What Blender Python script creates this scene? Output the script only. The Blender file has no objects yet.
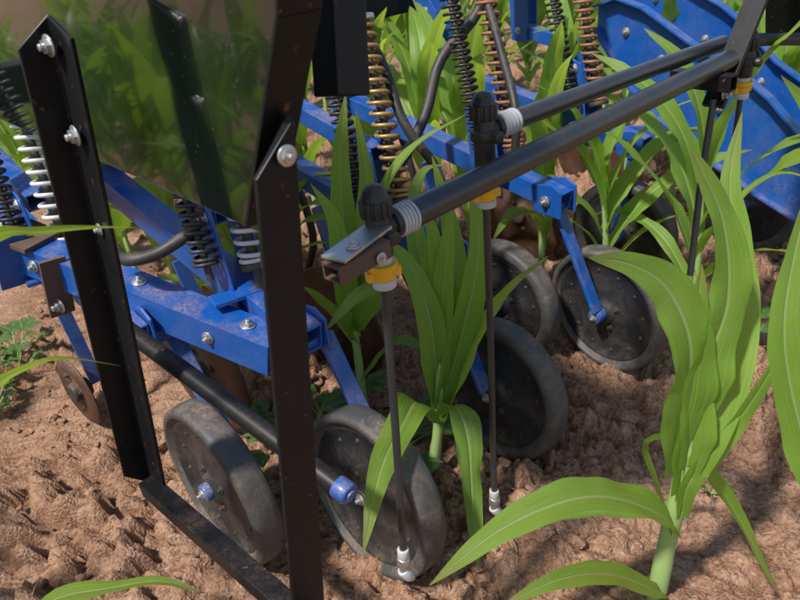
import bpy, math, random
import numpy as np
from mathutils import Vector, Matrix, noise
random.seed(7)
rng=np.random.default_rng(11)
scene=bpy.context.scene
# ------------------------------------------------------------------ machine frame -> world
BX,BY=0.7604,0.6494
def M(u,v,z): return Vector((BX*u-BY*v, BY*u+BX*v, z))
UP=Vector((0,0,1)); UD=M(1,0,0); VD=M(0,1,0)

# ------------------------------------------------------------------ materials
MATS={}
def newmat(name):
    m=bpy.data.materials.new(name); m.use_nodes=True
    nt=m.node_tree; b=nt.nodes['Principled BSDF']
    MATS[name]=m
    return m,nt,b
def N(nt,t,**k):
    n=nt.nodes.new(t)
    for a,c in k.items(): setattr(n,a,c)
    return n
def texco(nt): 
    g=N(nt,'ShaderNodeNewGeometry'); return g.outputs['Position']
def noise_n(nt,scale,detail=5,rough=.6,dist=0,vec=None):
    n=N(nt,'ShaderNodeTexNoise'); n.inputs['Scale'].default_value=scale; n.inputs['Detail'].default_value=min(detail,3)
    n.inputs['Roughness'].default_value=rough; n.inputs['Distortion'].default_value=dist
    nt.links.new(vec if vec else texco(nt),n.inputs['Vector']); return n.outputs['Fac']
def ramp(nt,fac,stops):
    r=N(nt,'ShaderNodeValToRGB'); e=r.color_ramp.elements
    while len(e)<len(stops): e.new(.5)
    for i,(p,c) in enumerate(stops): e[i].position=p; e[i].color=(c[0],c[1],c[2],1) if hasattr(c,'__len__') else (c,c,c,1)
    nt.links.new(fac,r.inputs['Fac']); return r.outputs['Color']
def mix(nt,fac,a,b,mode='MIX'):
    m=N(nt,'ShaderNodeMix',data_type='RGBA',blend_type=mode)
    for s,val in ((0,fac),(6,a),(7,b)):
        if hasattr(val,'is_linked') or hasattr(val,'links'): nt.links.new(val,m.inputs[s])
        else: m.inputs[s].default_value=val if s==0 else (*val,1)
    return m.outputs[2]
def math_n(nt,op,a,b=None):
    m=N(nt,'ShaderNodeMath',operation=op)
    for i,val in enumerate((a,b)):
        if val is None: continue
        if hasattr(val,'links'): nt.links.new(val,m.inputs[i])
        else: m.inputs[i].default_value=val
    return m.outputs[0]
def bump(nt,b,h,strength,dist=.01):
    n=N(nt,'ShaderNodeBump'); n.inputs['Strength'].default_value=strength; n.inputs['Distance'].default_value=dist
    nt.links.new(h,n.inputs['Height']); nt.links.new(n.outputs[0],b.inputs['Normal'])
DUST=(.32,.22,.155)
def painted(name,col,col2,rough=.3,dust=.5,dscale=9,metal=0,coat=0,bumps=.15,rustspots=0,lowdust=1.0,spec=.5,upmin=.12):
    m,nt,b=newmat(name)
    f=noise_n(nt,14,3); c=mix(nt,f,col,col2)
    if rustspots:
        rs=ramp(nt,noise_n(nt,60,3,.7),[(.66-rustspots*.1,0),(.72,1)])
        c=mix(nt,rs,c,(.16,.06,.025))
    g=N(nt,'ShaderNodeNewGeometry'); s=N(nt,'ShaderNodeSeparateXYZ'); nt.links.new(g.outputs['Normal'],s.inputs[0])
    upf=math_n(nt,'MAXIMUM',s.outputs['Z'],upmin)
    d=ramp(nt,noise_n(nt,dscale,3,.75,.4),[(.42,0),(.66,1)])
    fine=ramp(nt,noise_n(nt,160,2,.7),[(.38,.25),(.62,1)])
    df=math_n(nt,'MULTIPLY',math_n(nt,'MULTIPLY',d,upf),math_n(nt,'MULTIPLY',fine,dust))
    lo=N(nt,'ShaderNodeSeparateXYZ'); nt.links.new(g.outputs['Position'],lo.inputs[0])
    low=N(nt,'ShaderNodeMapRange'); nt.links.new(lo.outputs['Z'],low.inputs[0]); low.inputs[1].default_value=.45; low.inputs[2].default_value=.0
    low.inputs[3].default_value=0; low.inputs[4].default_value=.8*lowdust
    df2=math_n(nt,'MULTIPLY',math_n(nt,'MULTIPLY',low.outputs[0],fine),dust)
    df=math_n(nt,'MINIMUM',math_n(nt,'ADD',df,math_n(nt,'MULTIPLY',df2,d)),1.0)
    c=mix(nt,df,c,DUST)
    nt.links.new(c,b.inputs['Base Color'])
    r=math_n(nt,'ADD',rough,math_n(nt,'MULTIPLY',df,.6)); r=math_n(nt,'ADD',r,math_n(nt,'MULTIPLY',f,.14))
    nt.links.new(r,b.inputs['Roughness'])
    b.inputs['Metallic'].default_value=metal; b.inputs['Coat Weight'].default_value=coat; b.inputs['Coat Roughness'].default_value=.15
    b.inputs['Specular IOR Level'].default_value=spec
    if bumps>.2: bump(nt,b,f,bumps,.002)
    return m
painted('blue_paint',(.004,.062,.29),(.009,.105,.41),.27,.75,coat=.4,rustspots=.15,upmin=.16)
painted('black_paint',(.005,.005,.006),(.010,.010,.012),.34,.10,rustspots=.02,bumps=.1,spec=.28)
painted('black_pipe',(.020,.021,.024),(.034,.036,.040),.30,.12,bumps=.05,coat=.3)
painted('black_plastic',(.014,.014,.015),(.024,.024,.025),.36,.25)
painted('grey_plastic',(.42,.43,.44),(.55,.55,.55),.4,.3)
painted('rubber',(.040,.040,.040),(.085,.083,.080),.50,.55,dscale=13,bumps=.5)
painted('wheel_disc',(.012,.013,.016),(.030,.032,.036),.34,.32,dscale=12)
painted('galvanised',(.46,.46,.46),(.60,.60,.59),.32,.4,metal=.85)
painted('dark_steel',(.05,.045,.04),(.10,.085,.07),.5,.6,metal=.5,rustspots=.5)
painted('rust',(.13,.075,.05),(.07,.045,.035),.65,.4,bumps=.8)
painted('zinc_yellow',(.58,.38,.16),(.38,.20,.08),.40,.3,metal=.55,rustspots=.7)
painted('spring_rust',(.40,.19,.10),(.22,.09,.045),.55,.4,metal=.3)
painted('white_spring',(.72,.71,.69),(.55,.53,.50),.38,.3,metal=.1)
painted('hose_rubber',(.018,.018,.019),(.032,.032,.033),.45,.4)
painted('yellow_plastic',(.80,.45,.015),(.72,.36,.01),.32,.15)
painted('coulter_steel',(.16,.07,.045),(.06,.035,.028),.42,.5,metal=.4,bumps=.5)
m,nt,b=newmat('shield_gloss')
c=mix(nt,noise_n(nt,6,3),(.003,.006,.005),(.006,.011,.008))
sp=ramp(nt,noise_n(nt,220,2,.6),[(.71,0),(.76,1)])
c=mix(nt,math_n(nt,'MULTIPLY',sp,.4),c,(.25,.24,.2)); nt.links.new(c,b.inputs['Base Color'])
nt.links.new(math_n(nt,'ADD',.05,math_n(nt,'MULTIPLY',noise_n(nt,12,3),.12)),b.inputs['Roughness'])
b.inputs['Coat Weight'].default_value=.8; b.inputs['Coat Roughness'].default_value=.03; b.inputs['Coat IOR'].default_value=1.5
bump(nt,b,noise_n(nt,7,2),.12,.02)
# soil
m,nt,b=newmat('soil')
big=noise_n(nt,2.2,2,.6); mid=noise_n(nt,16,3,.7); fine=noise_n(nt,150,3,.75)
c=ramp(nt,mid,[(.28,(.21,.105,.062)),(.5,(.36,.200,.126)),(.72,(.50,.320,.215))])
c=mix(nt,ramp(nt,big,[(.35,.0),(.65,.45)]),c,(.48,.300,.200))
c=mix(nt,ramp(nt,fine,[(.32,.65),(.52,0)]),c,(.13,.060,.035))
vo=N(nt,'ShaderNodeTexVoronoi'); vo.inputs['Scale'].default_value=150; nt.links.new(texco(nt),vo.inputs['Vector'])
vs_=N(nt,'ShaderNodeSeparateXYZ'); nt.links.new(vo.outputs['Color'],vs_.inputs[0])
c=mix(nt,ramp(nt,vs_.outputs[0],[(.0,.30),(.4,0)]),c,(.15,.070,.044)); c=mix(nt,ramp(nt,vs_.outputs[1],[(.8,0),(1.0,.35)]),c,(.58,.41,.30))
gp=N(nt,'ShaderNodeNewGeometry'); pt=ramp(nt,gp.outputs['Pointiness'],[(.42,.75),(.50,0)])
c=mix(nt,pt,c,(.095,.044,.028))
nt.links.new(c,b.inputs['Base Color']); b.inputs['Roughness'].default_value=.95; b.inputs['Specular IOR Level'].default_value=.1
bump(nt,b,math_n(nt,'SUBTRACT',fine,math_n(nt,'MULTIPLY',vo.outputs['Distance'],.6)),.75,.009)
# leaf
def leafmat(name,base,light,trans,hero=True):
    m,nt,b=newmat(name)
    uv=N(nt,'ShaderNodeUVMap'); uv.uv_map='UVMap'; s=N(nt,'ShaderNodeSeparateXYZ'); nt.links.new(uv.outputs[0],s.inputs[0])
    U=s.outputs[0]; V=s.outputs[1]
    cu=math_n(nt,'ABSOLUTE',math_n(nt,'SUBTRACT',U,.5))
    mid=ramp(nt,cu,[(.0,.9),(.026,.7),(.052,0)])
    if hero:
        cv=N(nt,'ShaderNodeCombineXYZ'); nt.links.new(math_n(nt,'MULTIPLY',U,38.0),cv.inputs[0]); nt.links.new(math_n(nt,'MULTIPLY',V,1.3),cv.inputs[1])
        oi=N(nt,'ShaderNodeObjectInfo'); nt.links.new(math_n(nt,'MULTIPLY',oi.outputs['Random'],20.0),cv.inputs[2])
        vein=noise_n(nt,1.0,3,.6,0,cv.outputs[0])
        veinr=ramp(nt,vein,[(.38,0),(.62,1)])
        c=mix(nt,veinr,base,tuple(x*1.6 for x in base))
        c=mix(nt,ramp(nt,noise_n(nt,9,2,.6),[(.35,0),(.7,.7)]),c,light)
        sp_=ramp(nt,noise_n(nt,70,3,.75),[(.58,0),(.70,.45)]); c=mix(nt,sp_,c,(.36,.32,.17))
        tcol=mix(nt,veinr,trans,tuple(x*.70 for x in trans))
    else:
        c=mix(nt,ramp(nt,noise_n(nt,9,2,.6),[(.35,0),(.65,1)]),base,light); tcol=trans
    tip=ramp(nt,V,[(.84,0),(1.0,.65)]); c=mix(nt,tip,c,(.30,.25,.08))
    c=mix(nt,mid,c,(.38,.48,.19))
    nt.links.new(c,b.inputs['Base Color']); b.inputs['Roughness'].default_value=.34; b.inputs['Specular IOR Level'].default_value=.5
    tr=N(nt,'ShaderNodeBsdfTranslucent')
    if hero: nt.links.new(mix(nt,mid,tcol,(.50,.58,.14)),tr.inputs[0])
    else: tr.inputs[0].default_value=(*trans,1)
    mx=N(nt,'ShaderNodeMixShader'); mx.inputs[0].default_value=.45
    nt.links.new(b.outputs[0],mx.inputs[1]); nt.links.new(tr.outputs[0],mx.inputs[2])
    nt.links.new(mx.outputs[0],nt.nodes['Material Output'].inputs[0])
    if hero: bump(nt,b,math_n(nt,'ADD',vein,math_n(nt,'MULTIPLY',mid,-.8)),.55,.003)
leafmat('corn_leaf',(.145,.265,.034),(.25,.390,.065),(.58,.80,.07))
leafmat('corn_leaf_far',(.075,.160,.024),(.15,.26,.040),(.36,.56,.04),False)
leafmat('weed_leaf',(.08,.18,.045),(.13,.23,.07),(.22,.40,.06),False)
m,nt,b=newmat('corn_stalk'); c=mix(nt,noise_n(nt,30,3),(.25,.40,.11),(.38,.50,.20)); nt.links.new(c,b.inputs['Base Color']); b.inputs['Roughness'].default_value=.45
m,nt,b=newmat('dry_straw'); c=mix(nt,noise_n(nt,30,3),(.45,.34,.2),(.30,.2,.11)); nt.links.new(c,b.inputs['Base Color']); b.inputs['Roughness'].default_value=.8

# ------------------------------------------------------------------ mesh builder
class G:
    def __init__(s): s.v=[];s.f=[];s.m=[];s.s=[];s.uv=[]
    def add(s,vs,fs,mat,smooth=False,uv=None):
        o=len(s.v); s.v.extend(vs); s.uv.extend(uv if uv else [(0,0)]*len(vs))
        for f in fs: s.f.append([o+i for i in f]); s.m.append(mat); s.s.append(smooth)
COL=scene.collection
def finish(g,name,parent=None,bevel=0,origin=None):
    vs=[Vector(p) for p in g.v]
    if origin is None:
        mn=Vector([min(p[i] for p in vs) for i in range(3)]); mx=Vector([max(p[i] for p in vs) for i in range(3)]); origin=(mn+mx)/2
        if parent is not None: origin=Vector(parent.location)
    me=bpy.data.meshes.new(name); me.from_pydata([p-origin for p in vs],[],g.f)
    keys=[]
    for k in g.m:
        if k not in keys: keys.append(k)
    for k in keys: me.materials.append(MATS[k])
    me.polygons.foreach_set('material_index',[keys.index(k) for k in g.m]); me.polygons.foreach_set('use_smooth',g.s)
    uvl=me.uv_layers.new(name='UVMap'); li=np.zeros(len(me.loops),dtype=np.int32); me.loops.foreach_get('vertex_index',li)
    uvl.data.foreach_set('uv',np.array(g.uv,dtype=np.float32)[li].ravel())
    me.update()
    ob=bpy.data.objects.new(name,me); COL.objects.link(ob)
    if parent is not None: ob.parent=parent
    else: ob.location=origin
    if bevel:
        b=ob.modifiers.new('bevel','BEVEL'); b.width=bevel; b.segments=2; b.limit_method='ANGLE'; b.angle_limit=math.radians(40)
    return ob
def empty(name,loc):
    e=bpy.data.objects.new(name,None); e.location=loc; e.empty_display_size=.1; COL.objects.link(e); return e
def catmull(P,n=24):
    P=[Vector(p) for p in P]; Q=[2*P[0]-P[1]]+P+[2*P[-1]-P[-2]]
    L=[(P[i+1]-P[i]).length for i in range(len(P)-1)]; tot=sum(L); out=[]
    for k in range(n+1):
        d=tot*k/n; i=0
        while i<len(L)-1 and d>L[i]: d-=L[i]; i+=1
        t=min(1,d/L[i]) if L[i] else 0; a,b_,c,e=Q[i:i+4]
        out.append(.5*((2*b_)+(c-a)*t+(2*a-5*b_+4*c-e)*t*t+(3*b_-a-3*c+e)*t**3))
    return out
def tube(g,path,r,mat,seg=14,cap=True):
    path=[Vector(p) for p in path]; n=len(path)
    rr=r if isinstance(r,(list,tuple)) else [r]*n
    t=(path[1]-path[0]).normalized(); a=t.orthogonal().normalized()
    vs=[];fs=[]
    for i in range(n):
        tt=(path[min(i+1,n-1)]-path[max(i-1,0)]).normalized()
        a=(a-tt*a.dot(tt)).normalized(); b=tt.cross(a)
        for k in range(seg):
            w=2*math.pi*k/seg; vs.append(path[i]+rr[i]*(math.cos(w)*a+math.sin(w)*b))
    for i in range(n-1):
        for k in range(seg):
            k2=(k+1)%seg; fs.append([i*seg+k,i*seg+k2,(i+1)*seg+k2,(i+1)*seg+k])
    g.add(vs,fs,mat,True)
    if cap:
        g.add([vs[k] for k in range(seg)],[list(range(seg))[::-1]],mat); g.add([vs[(n-1)*seg+k] for k in range(seg)],[list(range(seg))],mat)
def axes(d,hint=UP):
    d=d.normalized(); s=d.cross(hint)
    if s.length<1e-3: s=d.cross(Vector((1,0,0)))
    s.normalize(); return d,s,s.cross(d).normalized()
def extr(g,prof,p0,p1,A,B,mat,off0=None,off1=None):
    p0=Vector(p0);p1=Vector(p1);d=(p1-p0).normalized();n=len(prof)
    o0=off0 or [0]*n;o1=off1 or [0]*n
    vs=[p0+A*a+B*b+d*o0[i] for i,(a,b) in enumerate(prof)]+[p1+A*a+B*b+d*o1[i] for i,(a,b) in enumerate(prof)]
    fs=[[i,(i+1)%n,n+(i+1)%n,n+i] for i in range(n)]+[list(range(n))[::-1],list(range(n,2*n))]
    g.add(vs,fs,mat)
def beam(g,p0,p1,w,h,mat,hint=UP):
    d,s,u=axes(Vector(p1)-Vector(p0),hint)
    extr(g,[(-w/2,-h/2),(w/2,-h/2),(w/2,h/2),(-w/2,h/2)],p0,p1,s,u,mat)
def hollow(g,p0,p1,w,h,th,mat,hint=UP):
    p0=Vector(p0);p1=Vector(p1); d,s,u=axes(p1-p0,hint)
    def ring(p,w,h): return [p+s*a*w/2+u*b*h/2 for a,b in ((-1,-1),(1,-1),(1,1),(-1,1))]
    vs=ring(p0,w,h)+ring(p1,w,h)+ring(p0,w-2*th,h-2*th)+ring(p1,w-2*th,h-2*th); fs=[]
    for k in range(4):
        j=(k+1)%4
        fs+=[[k,j,4+j,4+k],[8+k,12+k,12+j,8+j],[k,8+k,8+j,j],[4+k,4+j,12+j,12+k]]
    g.add(vs,fs,mat)
def prism(g,poly,mat,u0,u1):
    n=len(poly); vs=[M(u0,v,z) for v,z in poly]+[M(u1,v,z) for v,z in poly]
    g.add(vs,[[i,(i+1)%n,n+(i+1)%n,n+i] for i in range(n)]+[list(range(n))[::-1],list(range(n,2*n))],mat)
def lathe(g,prof,c,ax,mat,seg=32,smooth=True):
    c=Vector(c); d,s,u=axes(Vector(ax)); n=len(prof); vs=[]
    for p in prof:
        for k in range(seg):
            w=2*math.pi*k/seg; vs.append(c+d*p[0]+p[1]*(math.cos(w)*s+math.sin(w)*u))
    o=len(g.v); g.v.extend(vs); g.uv.extend([(0,0)]*len(vs))
    for i in range(n-1):
        mt=prof[i+1][2] if len(prof[i+1])>2 else mat
        for k in range(seg):
            k2=(k+1)%seg; g.f.append([o+i*seg+k,o+i*seg+k2,o+(i+1)*seg+k2,o+(i+1)*seg+k]); g.m.append(mt); g.s.append(smooth)
def cyl(g,p0,p1,r,mat,seg=20):
    p0=Vector(p0);p1=Vector(p1);L=(p1-p0).length; e=min(r*.18,L*.2)
    lathe(g,[(0,0.0001),(0,r-e),(e*.3,r-e*.3),(e,r),(L-e,r),(L-e*.3,r-e*.3),(L,r-e),(L,.0001)],p0,p1-p0,mat,seg)
def bolt(g,p,d,r=.009,mat='galvanised'):
    p=Vector(p);d=Vector(d).normalized()
    cyl(g,p,p+d*.0025,r*1.45,mat,18)
    rot=random.random()
    dd,s,u=axes(d); prof=[(r*math.cos(rot+k*math.pi/3),r*math.sin(rot+k*math.pi/3)) for k in range(6)]
    extr(g,prof,p+d*.0022,p+d*(r*.85),s,u,mat)
    cyl(g,p+d*r*.8,p+d*(r*1.5),r*.5,mat,12)
def spring(g,p0,p1,R,turns,wr,mat):
    p0=Vector(p0);p1=Vector(p1);d,s,u=axes(p1-p0);L=(p1-p0).length;n=int(turns*14);pts=[]
    for i in range(n+1):
        t=i/n; w=2*math.pi*turns*t; e=1.2/turns
        if t<e: z=t*.45
        elif t>1-e: z=1-(1-t)*.45
        else: z=e*.45+(t-e)/(1-2*e)*(1-.9*e)
        pts.append(p0+d*L*z+R*(math.cos(w)*s+math.sin(w)*u))
    tube(g,pts,wr,mat,8)

# ------------------------------------------------------------------ leaf ribbon
def ribbon(g,P,W,mat='corn_leaf',n=26,roll=0,twist=0,fold=.35,wav=.10,side0=None,base=.5,seed=0):
    pts=catmull(P,n); r=random.Random(seed or int(P[0][0]*1e5)%99991)
    ph=r.random()*6; ph2=r.random()*6; k1=r.uniform(8,13)
    side=None; cols=[-1,-.72,-.38,-.1,0,.1,.38,.72,1] if n>14 else [-1,-.5,0,.5,1]; vs=[];uv=[]
    for i,p in enumerate(pts):
        t=i/n; T=(pts[min(i+1,n)]-pts[max(i-1,0)]).normalized()
        if side is None:
            side=Vector(side0) if side0 is not None else (pts[-1]-pts[0]).cross(UP)
            if side.length<.02: side=Vector((r.uniform(-1,1),r.uniform(-1,1),0))
            side=(side-T*side.dot(T)).normalized()
            side=Matrix.Rotation(roll,3,T)@side
        side=(side-T*side.dot(T)).normalized()
        if twist: side=Matrix.Rotation(twist/n,3,T)@side
        Nn=side.cross(T).normalized()
        s1=min(1,t/.32); w=W/2*(base+(1-base)*(s1*s1*(3-2*s1)))*max(0.0,1-t**2.4)**.85*(1+.03*math.sin(k1*1.7*t+ph2)+.015*math.sin(k1*4.3*t+ph))
        w=max(w,.0006)
        fd=fold*(1-.55*t)
        for c in cols:
            a=abs(c); h=fd*a*w - fd*.35*a*a*w
            h+=wav*w*(a**2.2)*math.sin(k1*t*1.6+ph+(1.7 if c>0 else 0))*min(1,t*5)
            h+=wav*.35*w*(a**3)*math.sin(k1*t*4.1+ph2+(2.9 if c>0 else 0))*min(1,t*5)
            vs.append(p+side*(c*w)+Nn*h); uv.append(((c+1)/2,t))
    m_=len(cols); fs=[[i*m_+j,i*m_+j+1,(i+1)*m_+j+1,(i+1)*m_+j] for i in range(n) for j in range(m_-1)]
    g.add(vs,fs,mat,True,uv)
def stalk(g,P,r0,r1,mat='corn_stalk'):
    pts=catmull(P,15); n=len(pts)
    rr=[(r0+(r1-r0)*i/(n-1))*(1+.12*((i%5)/5)) for i in range(n)]
    rr[-1]*=.15; rr[-2]*=.5; rr[-3]*=.8
    tube(g,pts,rr,mat,12)
def auto_leaf(g,base,az,L,W,el0,droop,mat,seed,n=18):
    r=random.Random(seed); p=Vector(base); el=el0; P=[p.copy()]; st=5; a=az
    for i in range(st):
        d=Vector((math.cos(a)*math.cos(el),math.sin(a)*math.cos(el),math.sin(el)))
        p=p+d*(L/st); P.append(p.copy()); el-=droop/st*(.6+.9*i/st)*r.uniform(.8,1.25); a+=r.uniform(-.12,.12)
    ribbon(g,P,W,mat,n=n,twist=r.uniform(-.7,.7),fold=r.uniform(.25,.5),wav=r.uniform(.08,.22),seed=seed)
def auto_corn(g,x,y,h,seed,mat='corn_leaf',n=18,nl=9,wf=1):
    r=random.Random(seed); lean=Vector((r.uniform(-.04,.04),r.uniform(-.04,.04),0)); az=r.random()*math.pi
    top=Vector((x,y,0))+lean+Vector((0,0,h*.5))
    stalk(g,[(x,y,-.02),Vector((x,y,0))+lean*.4+Vector((0,0,h*.25)),top],.011,.006)
    for i in range(nl):
        t=(i+1)/nl; zz=.06+.44*h*t**.9
        b=Vector((x,y,0))+lean*(zz/(h*.5))+Vector((0,0,zz))
        a=az+(math.pi if i%2 else 0)+r.uniform(-.35,.35)
        L=h*r.uniform(.5,.68)*(1.0 if .25<t<.95 else .75); el=math.radians(r.uniform(52,68)+18*t)
        auto_leaf(g,b,a,L,wf*r.uniform(.046,.068)*(h/.75)*(.7 if t<.25 else 1),el,math.radians(r.uniform(75,135)*(1.15-.6*t)),mat,seed*50+i,n)

# ------------------------------------------------------------------ soil
def hash2(ix,iy,s):
    h=(ix*374761393+iy*668265263+s*974711)&0xffffffff
    h=((h^(h>>13))*1274126177)&0xffffffff
    return ((h^(h>>16))&0xffff)/65535.0
def vnoise(x,y,s=0):
    ix=np.floor(x).astype(np.int64);iy=np.floor(y).astype(np.int64);fx=x-ix;fy=y-iy
    fx=fx*fx*(3-2*fx);fy=fy*fy*(3-2*fy)
    a=hash2(ix,iy,s);b=hash2(ix+1,iy,s);c=hash2(ix,iy+1,s);d=hash2(ix+1,iy+1,s)
    return (a+(b-a)*fx)*(1-fy)+(c+(d-c)*fx)*fy-.5
def cells(x,y,cell,s):
    X_=x/cell;Y_=y/cell; ix=np.floor(X_).astype(np.int64);iy=np.floor(Y_).astype(np.int64); h=np.zeros_like(x)
    for dx in (-1,0,1):
        for dy in (-1,0,1):
            jx=ix+dx;jy=iy+dy
            cx=jx+hash2(jx,jy,s);cy=jy+hash2(jx,jy,s+1);r=.25+.6*hash2(jx,jy,s+2)**2
            ang=hash2(jx,jy,s+3)*3.14; ex=X_-cx;ey=Y_-cy; ca=np.cos(ang);sa=np.sin(ang)
            p=(ca*ex+sa*ey);q=(-sa*ex+ca*ey)*1.35
            d2=(np.abs(p)**2.6+np.abs(q)**2.6)/(r**2.6)
            tilt=1+.5*(p*(hash2(jx,jy,s+4)-.5)+q*(hash2(jx,jy,s+5)-.5))/r
            h=np.maximum(h,r*tilt*np.sqrt(np.clip(1-d2,0,1)))
    return h*cell
ROWS=(-.85,-.02,.80,1.64,2.48,3.3,4.1,4.9)
def gh(x,y,crumb=True):
    u=BX*x+BY*y; v=-BY*x+BX*y
    d=np.sqrt((x-.4)**2+(y-1.3)**2); near=np.clip(1.6-d/4,0.0,1)
    wx=x+.04*vnoise(x*9,y*9,5);wy=y+.04*vnoise(x*9,y*9,6)
    h=.034*vnoise(x*2.3,y*2.3,1)+.028*vnoise(wx*6.5,wy*6.5,2)
    n3=vnoise(wx*19,wy*19,3)
    h=h+near*(.022*np.abs(n3)*1.5)
    if crumb:
        wx2=x+.012*vnoise(x*60,y*60,31)+.006*vnoise(x*140,y*140,35);wy2=y+.012*vnoise(x*60,y*60,32)+.006*vnoise(x*140,y*140,36)
        pat=np.clip(vnoise(x*3.1,y*3.1,33)*2.8+.80,.15,1.6)
        h=h+near*(pat*.85*cells(wx2,wy2,.062,40)+(.25+.55*pat)*cells(wx2,wy2,.027,50)+.5*cells(wx2,wy2,.013,60)*pat+.005*vnoise(x*75,y*75,8)+.004*vnoise(x*150,y*150,7))
    for r0 in ROWS: h=h+.018*np.exp(-((u-r0)/.09)**2)
    for wu,wv in ((.39,1.05),(.58,.80),(.985,.805),(1.42,.83),(1.28,1.09)):
        tr=np.exp(-((u-wu)/.035)**4)*(1/(1+np.exp((v-wv)/.03)))*near
        h=h-.014*tr
    h=h+.05*vnoise(x*.25,y*.25,9)*np.clip(d/6-.6,0,1)
    return h-.020
n=900
s=np.linspace(-1,1,n)
def warp(s,c): return c+1.6*s+420*np.sign(s)*np.abs(s)**15
X,Y=np.meshgrid(warp(s,.45),warp(s,1.55))
Z=gh(X,Y)
co=np.stack([X,Y,Z],-1).reshape(-1,3)
idx=np.arange(n*n).reshape(n,n); q=np.stack([idx[:-1,:-1],idx[:-1,1:],idx[1:,1:],idx[1:,:-1]],-1).reshape(-1,4)
def npmesh(name,co,faces,matkey,smooth=True):
    me=bpy.data.meshes.new(name); k=faces.shape[1]
    me.vertices.add(len(co)); me.vertices.foreach_set('co',co.astype(np.float32).ravel())
    me.loops.add(faces.size); me.loops.foreach_set('vertex_index',faces.astype(np.int32).ravel())
    me.polygons.add(len(faces)); me.polygons.foreach_set('loop_start',np.arange(0,faces.size,k,dtype=np.int32)); me.polygons.foreach_set('loop_total',np.full(len(faces),k,dtype=np.int32))
    me.polygons.foreach_set('use_smooth',np.full(len(faces),smooth))
    me.materials.append(MATS[matkey]); me.update(calc_edges=True); me.validate()
    ob=bpy.data.objects.new(name,me); COL.objects.link(ob); return ob
npmesh('ground',co,q,'soil')
def H(u,v):
    p=M(u,v,0); return float(gh(np.array([p.x]),np.array([p.y]))[0])
import bmesh
bm=bmesh.new(); bmesh.ops.create_icosphere(bm,subdivisions=2,radius=1); ic=np.array([v.co[:] for v in bm.verts]); fi=np.array([[v.index for v in f.verts] for f in bm.faces]); bm.free()
cv=[];cf=[];o=0
nc=6500
px=rng.uniform(-1.3,2.4,nc*3);py=rng.uniform(.15,3.3,nc*3)
dens=vnoise(px*2.6,py*2.6,21)+.5
keep=rng.random(nc*3)<dens**1.8*.9; px=px[keep][:nc];py=py[keep][:nc]
pz=gh(px,py)
for i in range(len(px)):
    r=.0028+.013*rng.random()**4.0
    if rng.random()<.015: r*=1.6
    sc=np.array([rng.uniform(.7,1.4),rng.uniform(.7,1.4),rng.uniform(.55,.95)])*r
    k=rng.normal(size=(5,3)); disp=1+.22*sum(np.sin(ic@k[j]*2.6+j*1.3) for j in range(5))/1.6+rng.normal(0,.13,len(ic))
    w=ic*disp[:,None]*sc; a=rng.random()*6.28; ca,sa=math.cos(a),math.sin(a)
    w=w@np.array([[ca,-sa,0],[sa,ca,0],[0,0,1]])
    cv.append(w+np.array([px[i],py[i],pz[i]+r*.1])); cf.append(fi+o); o+=len(ic)
npmesh('soil_clods',np.concatenate(cv),np.concatenate(cf),'soil',False)
g=G()
for i in range(320):
    x=rng.uniform(-1.2,2.4);y=rng.uniform(.3,3.0);z=float(gh(np.array([x]),np.array([y]))[0])+.004;a=rng.random()*6.28;L=rng.uniform(.008,.05)
    d=Vector((math.cos(a)*L,math.sin(a)*L,rng.uniform(-.004,.008)))
    tube(g,[Vector((x,y,z)),Vector((x,y,z))+d*.5+Vector((0,0,.003)),Vector((x,y,z))+d],.0011,'dry_straw',5)
finish(g,'straw_litter')

# ------------------------------------------------------------------ wheels
def wheel(u,v,R=.174,w=.058,camber=0,yaw=0,hub='blue_paint',hl=.032,rim=.80):
    z=R-.012+H(u,v)*.3; c=M(u,v,z)
    ax=(Matrix.Rotation(yaw,3,'Z')@UD); ax=(ax+UP*camber).normalized()
    root=empty('press_wheel',c); g=G(); h=w/2
    r1=R*rim
    prof=[(-h*.55,r1-.004),(-h*.78,r1+.002),(-h*.96,r1+.010),(-h,R-.018),(-h*.95,R-.006),(-h*.80,R-.0012),(-h*.4,R),(0,R+.0005),(h*.4,R),(h*.80,R-.0012),(h*.95,R-.006),(h,R-.018),(h*.96,r1+.010),(h*.78,r1+.002),(h*.55,r1-.004)]
    prof=[(a,min(b,R+.0005) if i not in (2,12) else min(b,R-.018)) for i,(a,b) in enumerate(prof)]
    lathe(g,prof,c,ax,'rubber',80); finish(g,'tyre',root)
    g=G()
    for sg in (-1,1):
        pr=[(sg*h*.60,r1+.002),(sg*h*.70,r1-.003),(sg*h*.62,r1-.009),(sg*h*.42,r1-.02),(sg*h*.36,r1*.70),(sg*h*.42,r1*.50),(sg*h*.62,r1*.36),(sg*h*.66,.034),(sg*h*.95,.031),(sg*h*.95,.001)]
        lathe(g,pr,c,ax,'wheel_disc',56)
    finish(g,'disc',root)
    g=G(); d,s,uu=axes(ax)
    for k in range(12):
        a=k*math.pi/6+.2; p=c+(r1*.80)*(math.cos(a)*s+math.sin(a)*uu)
        bolt(g,p-ax*h*.36,-ax,.0034,'dark_steel'); bolt(g,p+ax*h*.36,ax,.0034,'dark_steel')
    for k in range(4):
        a=k*math.pi/2+.5; p=c+(.045)*(math.cos(a)*s+math.sin(a)*uu); bolt(g,p-ax*h*.62,-ax,.006,'dark_steel')
    finish(g,'wheel_bolts',root)
    g=G(); cyl(g,c-ax*(h+hl),c-ax*h*.5,.019,hub,24); bolt(g,c-ax*(h+hl-.001),-ax,.0085,'galvanised'); finish(g,'hub',root)
    return c,ax
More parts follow.
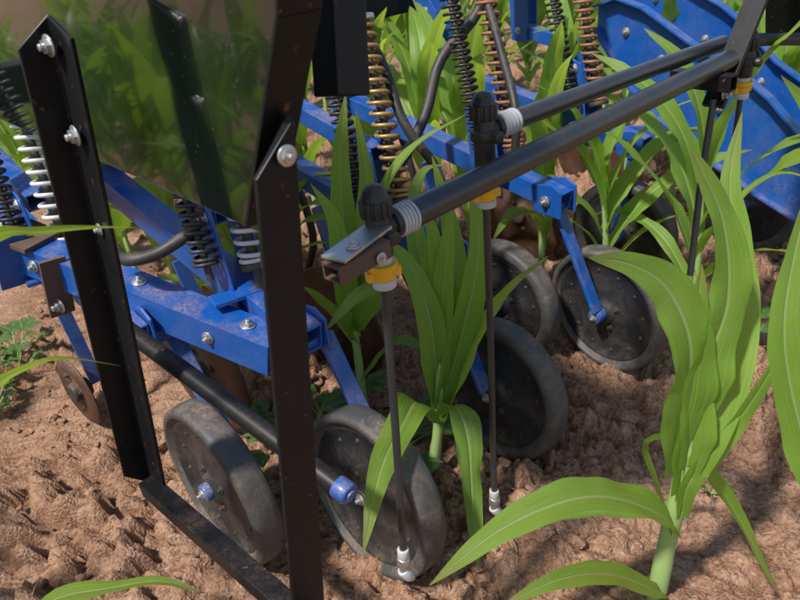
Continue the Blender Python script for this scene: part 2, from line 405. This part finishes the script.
WH=[(.385,1.06,0,0,.180,'blue_paint',.014,.84),(.572,.81,-.10,0,.174,'wheel_disc',.002,.84),(.985,.835,-.08,.0,.170,'wheel_disc',.02,.82),(1.42,.83,.05,-.10,.174,'blue_paint',.03,.84),(1.30,1.08,0,0,.174,'blue_paint',.03,.80),(1.86,1.05,0,0,.174,'blue_paint',.03,.8),(2.3,.85,0,0,.174,'blue_paint',.03,.8)]
WC=[wheel(u,v,camber=c,yaw=y,R=R_,hub=hb,hl=hl,rim=rm) for u,v,c,y,R_,hb,hl,rm in WH]

# ------------------------------------------------------------------ cultivator gangs
def gang(u0,dv=0.0,wheelv=.8,wu=None,springmat='zinc_yellow',endv=.93,coulter=.172,farm=1.75,armside=-1,upper=True,tine=True,w=.052,cz=.15,cdv=0):
    root=empty('cultivator_unit',M(u0,1.3+dv,.5))
    g=G(); ve=endv+dv
    hollow(g,M(u0,ve,.46),M(u0,farm+dv,.61),w,w,.005,'blue_paint')
    if upper: hollow(g,M(u0,1.15+dv,.66),M(u0,farm+dv,.80),.04,.04,.004,'blue_paint')
    for s_ in (-1,1):
        prism(g,[(1.10+dv,.44),(1.20+dv,.45),(1.22+dv,.66),(1.18+dv,.70),(1.13+dv,.68)],'blue_paint',u0+s_*(w/2+.010),u0+s_*(w/2+.004))
        prism(g,[(1.70+dv,.56),(1.78+dv,.57),(1.80+dv,.84),(1.75+dv,.86),(1.70+dv,.80)],'blue_paint',u0+s_*(w/2+.010),u0+s_*(w/2+.004))
        prism(g,[(ve-.01,.425),(ve+.07,.43),(ve+.08,.50),(ve+.02,.51),(ve-.01,.495)],'blue_paint',u0+s_*(w/2+.008),u0+s_*(w/2+.002))
    finish(g,'parallel_arms',root,bevel=.003)
    g=G()
    for s_ in (-1,1):
        for vv,zz in ((1.15,.49),(1.155,.665),(1.745,.61),(1.75,.80),(ve-dv+.035,.465)):
            bolt(g,M(u0+s_*(w/2+.0105),vv+dv,zz),UD*s_,.010,'galvanised')
    finish(g,'pivot_bolts',root)
    w_u=(wu if wu is not None else u0); g=G(); ua=w_u+armside*.050
    beam(g,M(ua,ve+.03,.44),M(ua,wheelv+.0,.175),.012,.036,'blue_paint',UD)
    lo_,hi_=min(ua-.004,u0),max(ua+.004,u0)
    beam(g,M(lo_,ve+.03,.438),M(hi_,ve+.03,.438),.036,.026,'blue_paint')
    finish(g,'wheel_arm',root,bevel=.003)
    g=G(); p0=M(u0+.01,1.09+dv,.54);p1=M(u0+.05,1.22+dv,.95)
    d=(p1-p0).normalized()
    spring(g,p0+d*.03,p1-d*.03,.024,17,.0046,springmat)
    cyl(g,p0-d*.03,p1+d*.05,.009,'dark_steel')
    cyl(g,p0+d*.015,p0+d*.028,.029,'dark_steel'); cyl(g,p1-d*.028,p1-d*.015,.031,'galvanised')
    p2=p0+UD*-.075+VD*.05+UP*.04; p3=p1-UD*.075+VD*.05
    d=(p3-p2).normalized()
    spring(g,p2,p3,.021,24,.0040,'black_plastic'); cyl(g,p2-d*.03,p3+d*.03,.007,'dark_steel')
    finish(g,'down_pressure_spring',root)
    g=G(); beam(g,M(u0-.085,1.115+dv,.515),M(u0+.035,1.09+dv,.515),.045,.010,'blue_paint')
    finish(g,'spring_seat',root,bevel=.002)
    if coulter:
        k_=coulter/.172
        g=G(); c=M(u0-.03,1.36+dv+cdv,cz); ax=(UD+VD*.10).normalized()
        lathe(g,[(-.002,.001),(-.003,.03),(-.002,.03),(-.012,.12*k_),(-.004,.168*k_),(0,.172*k_),(-.001,.168*k_),(-.008,.12*k_),(.003,.03),(.003,.001)],c,ax,'coulter_steel',48)
        cyl(g,c-ax*.02,c+ax*.03,.026,'dark_steel')
        for k in range(4):
            d,s,uu=axes(ax); a=k*1.57+.4; bolt(g,c-ax*.008+.05*(math.cos(a)*s+math.sin(a)*uu),-ax,.006,'dark_steel')
        beam(g,M(u0+.02,1.36+dv+cdv,cz),M(u0+.005,1.42+dv+cdv,.47),.012,.032,'blue_paint',UD)
        finish(g,'coulter_disc',root)
    if tine:
        g=G(); pts=catmull([M(u0+.02,1.55+dv,.58),M(u0+.03,1.5+dv,.35),M(u0+.03,1.60+dv,.14),M(u0+.03,1.48+dv,.03)],14)
        tube(g,pts,.011,'dark_steel',8); finish(g,'cultivator_tine',root)
    return root
gang(.36,.41,wheelv=1.06,wu=.385,springmat='white_spring',endv=.79,armside=1,tine=False,coulter=.10,cz=.10,cdv=-.05)
gang(.57,.0,wheelv=.81,wu=.572,springmat='white_spring',armside=1,w=.058,cz=.21,cdv=.02)
gang(.96,.0,wheelv=.835,wu=.985,springmat='zinc_yellow',armside=-1)
gang(1.36,.0,wheelv=.83,wu=1.42,springmat='spring_rust',upper=False)
gang(1.82,.05,wheelv=1.05,wu=1.86,springmat='spring_rust',upper=False)
gang(2.5,.2,wheelv=.85,wu=2.5,springmat='spring_rust',upper=False)
# long blue beam of the left unit
g=G(); bm1=M(.530,.985,.435); bm0=bm1+(M(.277,1.615,.589)-bm1)*1.35
hollow(g,bm0,bm1,.068,.068,.005,'blue_paint')
dd,ss,uu_=axes(bm1-bm0); sv=ss if ss.dot(UD)<0 else -ss
for t in (.93,.66,.28): bolt(g,bm0.lerp(bm1,t)+uu_*.0345,uu_,.010)
for t in (.86,.62,.40): bolt(g,bm0.lerp(bm1,t)+sv*.0345,sv,.009)
beam(g,bm0.lerp(bm1,.30)+uu_*.040,bm0.lerp(bm1,.40)+uu_*.040,.095,.010,'rust')
beam(g,bm0.lerp(bm1,.35)+sv*.042-uu_*.06,bm0.lerp(bm1,.35)+sv*.042+uu_*.06,.008,.07,'blue_paint',UD)
beam(g,bm0.lerp(bm1,.47)+sv*.042-uu_*.09,bm0.lerp(bm1,.47)+sv*.042+uu_*.045,.008,.05,'rust',UD)
bolt(g,bm0.lerp(bm1,.47)+sv*.047-uu_*.065,sv,.012)
finish(g,'side_beam',None,bevel=.003)
# front toolbar
g=G(); hollow(g,M(.1,1.92,.84),M(3.4,1.92,.84),.09,.09,.008,'black_paint'); 
hollow(g,M(.1,2.5,.95),M(3.4,2.5,.95),.10,.10,.008,'black_paint')
for uu in (.5,1.3,2.1,2.9): beam(g,M(uu,1.97,.85),M(uu,2.45,.95),.06,.06,'blue_paint')
finish(g,'toolbar',None,bevel=.004)
def gooseneck(u0,dv,dz,sc=1):
    up=[(1.27,.80),(1.20,.825),(1.11,.80),(.96,.715),(.81,.645),(.72,.585),(.62,.49),(.50,.42),(.36,.36)]
    lo=[(.34,.22),(.50,.235),(.60,.27),(.73,.325),(.88,.40),(1.03,.49),(1.15,.585),(1.22,.68),(1.27,.74)]
    g=G(); prism(g,[(a+dv,b+dz) for a,b in up+lo],'blue_paint',u0,u0+.012)
    P=[M(u0-.012,a+dv,b+dz+.002) for a,b in up]
    for a_,b_ in zip(P[:-1],P[1:]): beam(g,a_,b_,.036,.006,'blue_paint')
    P=[M(u0-.012,a+dv,b+dz-.002) for a,b in lo]
    for a_,b_ in zip(P[1:-1],P[2:]): beam(g,a_,b_,.030,.006,'blue_paint')
    for a,b in ((1.05,.66),(.86,.54),(.66,.42),(.50,.34),(1.17,.73)): bolt(g,M(u0-.001,a+dv,b+dz),-UD,.009)
    return finish(g,'curved_arm_plate',None,bevel=.0015)
gooseneck(2.0,0,0); gooseneck(2.40,.25,.10)

# ------------------------------------------------------------------ side shield
g=G()
sh=[(2.3,.83),(1.60,.829),(1.45,.83),(1.10,.835),(.95,.836),(.655,.835),(.635,.842),(.625,.86),(.57,.96),(.50,1.075),(.42,1.30),(.42,1.5),(2.3,1.5)]
prism(g,sh,'shield_gloss',.36,.364)
finish(g,'side_shield',None,bevel=.0015)
g=G()
pl=[M(.352,.625,.86),M(.352,.50,1.075),M(.352,.42,1.30)]
for a_,b_ in zip(pl[:-1],pl[1:]): beam(g,a_,b_,.045,.005,'black_paint',(b_-a_).cross(UD))
finish(g,'shield_flange',None,bevel=.001)

# ------------------------------------------------------------------ support frame posts
fr=empty('support_frame',M(.28,.75,.6))
L=.062;L2=.046;T=.006
prof=[(0,0),(L,0),(L,T),(T,T),(T,L2),(0,L2)]
g=G(); extr(g,prof,M(.25,.988+.02,.305),M(.30,.894+.03,1.065),-VD,-UD,'black_paint',off0=[0,.0,.0,0,.045,.045],off1=[.0,-.022,-.022,0,-.030,-.030]); finish(g,'post_front',fr,bevel=.0015)
g=G(); L=.046;prof=[(0,0),(L,0),(L,T),(T,T),(T,L),(0,L)]
extr(g,prof,M(.262,.53,.28),M(.355,.535,.985),-UD,VD,'black_paint',off1=[0,-.045,-.045,0,-.01,-.01]); finish(g,'post_rear',fr,bevel=.0012)
g=G(); hollow(g,M(.235,.985,.318),M(.262,.44,.345),.030,.030,.003,'black_paint'); finish(g,'base_bar',fr,bevel=.003)
g=G(); a=M(.298,1.138,.581);b_=M(.379,.59,.453); tube(g,[a,a.lerp(b_,.96)],.0155,'black_paint',24); d=(b_-a).normalized()
cyl(g,a.lerp(b_,.955),b_,.0160,'blue_paint'); cyl(g,b_-d*.001,b_+d*.004,.009,'blue_paint'); finish(g,'cross_tube',fr)
g=G()
bolt(g,M(.290,.905,1.035)-UD*.008,-UD-VD*.1,.009); bolt(g,M(.286,.902,.93)-UD*.008,-UD,.009)
bolt(g,M(.283,.92,.80)-UD*.008,-UD,.006); bolt(g,M(.335,.529,.955),-VD,.007)
finish(g,'frame_bolts',fr)
g=G(); hollow(g,M(.50,.65,.955),M(.60,.72,1.40),.047,.047,.004,'black_paint',UD); finish(g,'box_section_post',None,bevel=.008)

# ------------------------------------------------------------------ spray boom
sb=empty('spray_boom',M(.9,.6,.82))
g=G()
tube(g,[M(.535,.6,.803),M(1.41,.6,.816)],.0185,'black_pipe',32)
tube(g,[M(.80,.65,.846),M(1.15,.65,.838),M(1.49,.65,.828)],.0150,'black_pipe',28)
tube(g,catmull([M(1.50,.64,.83),M(1.60,.58,.82),M(1.75,.48,.80),M(1.95,.42,.80)],16),.013,'black_pipe',20)
finish(g,'boom_pipes',sb)
g=G()
def coupling(u0,u1,v,z0,z1,r):
    n=5
    for i in range(n):
        t0=i/n;t1=(i+.62)/n
        cyl(g,M(u0+(u1-u0)*t0,v,z0+(z1-z0)*t0),M(u0+(u1-u0)*t1,v,z0+(z1-z0)*t1),r,'grey_plastic',24)
    cyl(g,M(u0,v,z0),M(u1,v,z1),r*.88,'grey_plastic',24)
coupling(.518,.546,.6,.803,.803,.0205); coupling(.775,.815,.65,.846,.846,.0185); coupling(1.51,1.56,.62,.83,.825,.018)
finish(g,'hose_couplings',sb)
def nozzle(u,v,z,rodbot,ex=0):
    r=empty('spray_nozzle',M(u,v,z)); c=M(u,v,z)
    def P(dz,du=0,dv=0): return M(u+du,v+dv,z+dz)
    g=G()
    cyl(g,P(.018),P(.042),.0175,'black_plastic',24)
    for k in range(12):
        a=k*math.pi/6; q=Vector((math.cos(a),math.sin(a),0))*.0172
        cyl(g,P(.019)+q,P(.040)+q,.0030,'black_plastic',8)
    lathe(g,[(.041,.0172),(.050,.0145),(.056,.010),(.058,.0005)],c,UP,'black_plastic',24)
    cyl(g,P(-.035-ex),P(.020),.0155,'black_plastic',24)
    cyl(g,P(-.012),P(.004),.0200,'black_plastic',24)
    cyl(g,P(0),P(0,.042),.0135,'black_plastic',20)
    cyl(g,P(0,.020),P(0,.029),.0185,'black_plastic',20)
    cyl(g,P(-.004,0,.0),P(-.004,0,-.030),.009,'black_plastic',16)
    finish(g,'valve_body',r)
    g=G()
    cyl(g,P(-.044-ex),P(-.034-ex),.0135,'yellow_plastic' if ex else 'grey_plastic',24)
    cyl(g,P(-.053-ex),P(-.043-ex),.0195,'yellow_plastic',26)
    cyl(g,P(-.067-ex),P(-.052-ex),.0150,'yellow_plastic',26)
    for a in (0.4,3.54):
        q=Vector((math.cos(a),math.sin(a),0)); beam(g,P(-.059-ex)+q*.010,P(-.059-ex)+q*.023,.010,.012,'yellow_plastic')
    cyl(g,P(-.078-ex),P(-.066-ex),.0155,'grey_plastic',20)
    finish(g,'yellow_cap',r,)
    g=G(); b0=P(-.076-ex); b1=M(*rodbot)
    tube(g,[b0,b0.lerp(b1,.5)+UD*.0015,b1],.0058,'black_pipe',16); finish(g,'drop_pipe',r)
    g=G(); d=(b1-b0).normalized()
    cyl(g,b1-d*.004,b1+d*.014,.0095,'grey_plastic'); cyl(g,b1+d*.014,b1+d*.034,.0115,'galvanised',6); cyl(g,b1+d*.034,b1+d*.046,.008,'galvanised')
    e=b1+d*.046; d2=(d+UD*.5-VD*.2).normalized(); cyl(g,e-d2*.006,e+d2*.018,.0100,'grey_plastic'); cyl(g,e+d2*.016,e+d2*.026,.006,'galvanised')
    finish(g,'spray_tip',r)
nozzle(.490,.60,.803,(.463,.598,.262)); nozzle(.745,.65,.846,(.742,.65,.14),.036); nozzle(1.49,.60,.80,(1.50,.60,.25))
g=G()
hollow(g,M(.395,.575,.792),M(.475,.578,.795),.030,.022,.003,'rust'); 
beam(g,M(.40,.575,.808),M(.49,.595,.811),.034,.004,'galvanised'); bolt(g,M(.43,.575,.811),UP,.006); bolt(g,M(.455,.559,.792),-VD,.005)
finish(g,'boom_bracket',sb,bevel=.001)
g=G()
beam(g,M(1.366,.60,.735),M(1.62,.60,1.08),.012,.042,'black_paint',VD)
hollow(g,M(1.35,.56,.788),M(1.35,.68,.788),.03,.03,.003,'black_paint')
tube(g,[M(1.366,.60,.75),M(1.345,.595,.6),M(1.314,.578,.39)],.007,'black_pipe',14)
bolt(g,M(1.375,.585,.76),-VD,.009)
finish(g,'boom_hanger',sb,bevel=.0015)
g=G()
beam(g,M(1.72,.62,.86),M(1.95,.62,.95),.10,.13,'black_paint'); cyl(g,M(1.76,.54,.88),M(1.76,.60,.88),.05,'black_plastic'); cyl(g,M(1.86,.53,.92),M(1.86,.57,.92),.03,'black_plastic')
beam(g,M(1.80,.62,.95),M(1.80,.62,1.25),.06,.06,'black_paint',UD)
finish(g,'boom_valve_block',None,bevel=.006)

# ------------------------------------------------------------------ hoses
g=G()
tube(g,catmull([M(.40,1.30,.60),M(.40,1.222,.609),M(.458,1.187,.620),M(.527,1.159,.67),M(.54,1.165,.80)],24),.012,'hose_rubber',14)
tube(g,catmull([M(1.05,1.27,.50),M(1.12,1.27,.55),M(1.25,1.288,.654),M(1.336,1.305,.772),M(1.467,1.278,.885),M(1.5,1.3,1.05)],24),.014,'hose_rubber',14)
tube(g,catmull([M(1.42,1.25,1.0),M(1.40,1.2,.909),M(1.337,1.107,.811),M(1.265,1.007,.70),M(1.25,1.0,.58)],24),.010,'hose_rubber',14)
tube(g,catmull([M(1.0,1.5,.98),M(1.05,1.25,.88),M(1.02,1.12,.72),M(1.05,1.05,.60),M(.98,1.0,.5)],24),.011,'hose_rubber',14)
finish(g,'hydraulic_hose')

# ------------------------------------------------------------------ hero corn plants
def plant(base,stalkpts,leaves,r0=.013,name='corn_plant',r1=.008):
    g=G(); stalk(g,[M(base[0],base[1],H(*base)-.02)]+[M(*p) for p in stalkpts],r0,r1)
    for i,(P,W,kw) in enumerate(leaves):
        ribbon(g,[M(*p) for p in P],W*1.15,seed=i+int(abs(base[1])*1000)+3,**kw)
    return finish(g,name,None,origin=M(base[0],base[1],0))
CS=Vector((1,0,0))
plant((.83,.35),[(.832,.345,.15),(.828,.335,.30),(.82,.330,.44)],[
 ([(.812,.325,.36),(.837,.329,.524),(.873,.328,.624),(.875,.352,.738),(.836,.393,.848)],.070,dict(side0=CS,fold=.5,wav=.16,roll=.25,n=48)),
 ([(.83,.315,.34),(.853,.307,.414),(.938,.330,.540),(.991,.374,.657),(1.020,.408,.735),(1.074,.427,.821)],.055,dict(side0=CS,fold=.6,roll=-.4,n=48)),
 ([(.80,.338,.35),(.798,.338,.433),(.808,.342,.569),(.785,.372,.664),(.740,.402,.712),(.687,.434,.735)],.080,dict(side0=CS,fold=.45,wav=.13,roll=.35,n=52)),
 ([(.825,.335,.20),(.798,.334,.248),(.708,.372,.337),(.623,.403,.382),(.512,.440,.386),(.399,.468,.355)],.064,dict(fold=.4,wav=.22,n=52,roll=-.35)),
 ([(.82,.34,.05),(.790,.336,.082),(.695,.371,.181),(.595,.397,.242),(.49,.424,.26)],.045,dict(fold=.4,n=36,roll=-.3)),
 ([(.825,.325,.24),(.819,.318,.33),(.87,.291,.412),(.893,.265,.505),(.91,.256,.572)],.036,dict(side0=CS,fold=.6,n=36)),
 ([(.825,.335,.20),(.825,.37,.29),(.84,.40,.345),(.881,.348,.33),(.911,.271,.213),(.924,.189,.079)],.055,dict(fold=.35,n=40)),
 ([(.815,.33,.30),(.82,.33,.42),(.83,.345,.54),(.85,.36,.68)],.06,dict(side0=CS,fold=.8,n=36)),
],.0165,r1=.013)
plant((.84,.09),[(.84,.10,.2),(.838,.11,.38)],[
 ([(.835,.115,.34),(.81,.187,.51),(.80,.229,.652),(.835,.245,.773),(.848,.243,.825)],.052,dict(side0=CS,fold=.4,n=36)),
 ([(.84,.11,.3),(.87,.16,.42),(.93,.22,.50),(1.0,.27,.50),(1.08,.3,.42)],.05,dict(fold=.4)),
 ([(.84,.10,.35),(.85,.05,.5),(.86,-.02,.62),(.88,-.1,.66)],.055,dict(fold=.4)),
],.016)
plant((.79,.88),[(.80,.86,.12),(.81,.855,.22),(.825,.855,.33)],[
 ([(.80,.852,.171),(.853,.861,.345),(.858,.872,.504),(.829,.872,.66)],.060,dict(side0=CS,fold=.4,n=34)),
 ([(.805,.85,.2),(.866,.829,.376),(.887,.797,.557),(.886,.81,.70)],.064,dict(side0=CS,fold=.4,roll=.3,n=34)),
 ([(.805,.85,.15),(.855,.816,.289),(.919,.773,.442),(.993,.714,.527)],.055,dict(fold=.5,n=30)),
 ([(.80,.86,.15),(.73,.835,.27),(.635,.765,.325),(.511,.692,.338),(.403,.62,.29)],.064,dict(fold=.3,n=34,roll=-.3,wav=.2)),
 ([(.80,.85,.18),(.80,.80,.235),(.77,.74,.20),(.715,.684,.107),(.654,.619,.022)],.058,dict(fold=.3,n=30,wav=.2)),
 ([(.81,.86,.2),(.815,.868,.41),(.804,.913,.537),(.762,.959,.593)],.055,dict(side0=CS,fold=.5,n=30)),
 ([(.82,.855,.25),(.88,.858,.43),(.904,.883,.57),(.913,.93,.71)],.05,dict(side0=CS,fold=.5,n=30)),
 ([(.81,.86,.25),(.84,.86,.40),(.85,.85,.52),(.87,.84,.66)],.05,dict(side0=CS,fold=.6,roll=-.5,n=30)),
 ([(.82,.855,.25),(.85,.90,.42),(.87,.95,.58),(.93,.98,.66),(1.0,.97,.66)],.045,dict(fold=.5,n=30)),
],.013)
plant((.80,1.12),[(.80,1.11,.2),(.80,1.11,.36)],[
 ([(.80,1.11,.30),(.81,1.108,.52),(.826,1.106,.696),(.864,1.11,.823)],.055,dict(side0=CS,fold=.5)),
 ([(.80,1.10,.30),(.837,1.083,.518),(.864,1.08,.645),(.876,1.1,.786)],.05,dict(side0=CS,fold=.5,roll=.4)),
 ([(.80,1.10,.32),(.869,1.091,.527),(.977,1.076,.667),(1.105,1.015,.73)],.046,dict(fold=.5)),
 ([(.80,1.10,.3),(.79,1.0,.44),(.76,.95,.485),(.69,.94,.49),(.603,.935,.46)],.055,dict(fold=.4)),
 ([(.80,1.11,.25),(.72,1.12,.42),(.66,1.10,.47),(.58,1.08,.42)],.055,dict(fold=.4)),
 ([(.80,1.11,.15),(.86,1.05,.25),(.9,1.0,.24),(.93,.95,.15)],.045,dict(fold=.4)),
 ([(.80,1.11,.28),(.76,1.06,.5),(.74,1.04,.62),(.70,1.04,.70)],.05,dict(side0=CS,fold=.5)),
],.012)
plant((-.07,.95),[(-.07,.94,.3),(-.06,.93,.6)],[
 ([(-.06,.93,.6),(.0,.90,.76),(.122,.821,.868),(.166,.75,.884),(.20,.696,.89),(.234,.667,.885)],.036,dict(fold=.25,roll=-.8)),
 ([(-.06,.93,.5),(-.02,.9,.62),(.062,.842,.688),(.105,.80,.72),(.143,.772,.728),(.19,.723,.713)],.030,dict(fold=.25,roll=-.8)),
 ([(-.07,.95,.15),(-.044,.88,.30),(.027,.824,.365),(.091,.757,.39),(.141,.707,.40),(.174,.667,.383)],.058,dict(fold=.3,roll=-.3)),
 ([(-.07,.94,.5),(-.2,.95,.7),(-.3,.95,.7)],.05,dict()),
 ([(-.07,.94,.5),(-.16,1.05,.75),(-.22,1.15,.8)],.05,dict()),
],.013)
plant((1.66,.40),[(1.65,.41,.2),(1.64,.41,.38)],[
 ([(1.64,.41,.36),(1.596,.42,.50),(1.55,.495,.56),(1.48,.547,.54),(1.42,.566,.47)],.05,dict(fold=.4)),
 ([(1.64,.41,.36),(1.62,.45,.55),(1.6,.5,.68),(1.55,.55,.76)],.05,dict(side0=CS,fold=.5)),
 ([(1.64,.41,.3),(1.55,.36,.42),(1.45,.33,.42),(1.36,.3,.34)],.05,dict(fold=.4)),
 ([(1.64,.41,.36),(1.70,.40,.55),(1.73,.42,.7),(1.72,.45,.8)],.05,dict(side0=CS,fold=.5)),
],.013)
def rowcorn(u,vs,h0,seed,mat='corn_leaf',n=18,wf=1.0,nl=8):
    for i,v in enumerate(vs):
        r=random.Random(seed*100+i); uu=u+r.uniform(-.02,.02); vv=v+r.uniform(-.04,.04); h=h0*r.uniform(.88,1.1)
        g=G(); p=M(uu,vv,0); auto_corn(g,p.x,p.y,h,seed*100+i,mat,n,wf=wf,nl=nl)
        finish(g,'corn_plant',None,origin=Vector((p.x,p.y,0)))
rowcorn(.80,[1.38,1.62,1.88,2.15],.80,1,nl=8)
rowcorn(1.66,[.72,.98,1.22,1.46,1.72,1.98],.94,2,wf=1.1,nl=9)
rowcorn(2.48,[.35,.62,.9,1.15,1.4,1.65],.95,3,wf=1.1)
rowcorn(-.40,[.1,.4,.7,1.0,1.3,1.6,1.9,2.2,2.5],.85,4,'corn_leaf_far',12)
g=G(); sd=900
for u in (-1.2,-.40,.8,1.66,2.48,3.3,4.12,4.94,5.8):
    v=2.2
    if u>3: v=-.3
    if u<-.5: v=0.6
    if u==-.40: v=2.7
    if u==.8: v=2.4
    while v<(6.0 if u<3 else 6.5):
        p=M(u+random.uniform(-.03,.03),v,0); sd+=1
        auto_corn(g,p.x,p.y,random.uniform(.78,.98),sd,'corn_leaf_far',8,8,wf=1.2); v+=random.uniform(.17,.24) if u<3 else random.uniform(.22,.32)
finish(g,'distant_corn_rows',None,origin=M(2,3,0))

def weed(u,v,h,seed,nl=10):
    r=random.Random(seed); g=G(); b0=M(u,v,H(u,v))
    for k in range(nl):
        a=r.random()*6.28; L=h*r.uniform(.4,1); el=r.uniform(.5,1.2)
        tip=b0+Vector((math.cos(a)*math.cos(el),math.sin(a)*math.cos(el),math.sin(el)))*L
        tube(g,[b0,tip],.0014,'corn_stalk',5)
        w=L*r.uniform(.35,.5)
        for q in (-.8,0,.8):
            d=Vector((math.cos(a+q),math.sin(a+q),.15)); ribbon(g,[tip,tip+d*w*.5+UP*.004,tip+d*w],w*.62,'weed_leaf',n=8,fold=.2,base=.35,seed=seed+k)
    finish(g,'weed_plant',None,origin=b0)
for i,(u,v,h) in enumerate([(.27,2.10,.13),(.22,2.2,.12),(.31,2.26,.13),(.16,2.0,.08),(.70,1.05,.16),(.74,1.18,.18),(.66,1.2,.15),(.78,1.0,.14),(.72,.95,.12),(1.62,.55,.14),(1.15,.4,.04),(1.5,1.0,.12)]): weed(u,v,h,i+5)

# ------------------------------------------------------------------ camera, light
f=700; th=math.radians(30); r=math.radians(6)
F=Vector((0,math.cos(th),-math.sin(th))); R0=Vector((1,0,0)); U0=Vector((0,math.sin(th),math.cos(th)))
R=math.cos(r)*R0-math.sin(r)*U0; U=math.sin(r)*R0+math.cos(r)*U0
cam=bpy.data.cameras.new('camera'); co_=bpy.data.objects.new('camera',cam); COL.objects.link(co_)
mw=Matrix((R,U,-F)).transposed().to_4x4(); mw.translation=Vector((0,0,1.15)); co_.matrix_world=mw
cam.sensor_width=36; cam.lens=36*f/800; cam.clip_start=.02; cam.clip_end=2000
cam.dof.use_dof=True; cam.dof.focus_distance=1.25; cam.dof.aperture_fstop=8
scene.camera=co_
sd=Vector((-.42,-.36,.83)).normalized()
sun=bpy.data.lights.new('sun','SUN'); sun.energy=5.0; sun.angle=math.radians(4.0); sun.color=(1,.96,.90)
so=bpy.data.objects.new('sun',sun); COL.objects.link(so); so.rotation_euler=sd.to_track_quat('Z','Y').to_euler()
w=bpy.data.worlds.new('World'); scene.world=w; w.use_nodes=True; nt=w.node_tree
sky=nt.nodes.new('ShaderNodeTexSky'); sky.sky_type='NISHITA'; sky.sun_disc=False
sky.sun_elevation=math.asin(sd.z); sky.sun_rotation=math.atan2(sd.x,sd.y)
nt.links.new(sky.outputs[0],nt.nodes['Background'].inputs[0]); nt.nodes['Background'].inputs[1].default_value=.15
scene.view_settings.view_transform='Standard'; scene.view_settings.look='None'; scene.view_settings.exposure=0
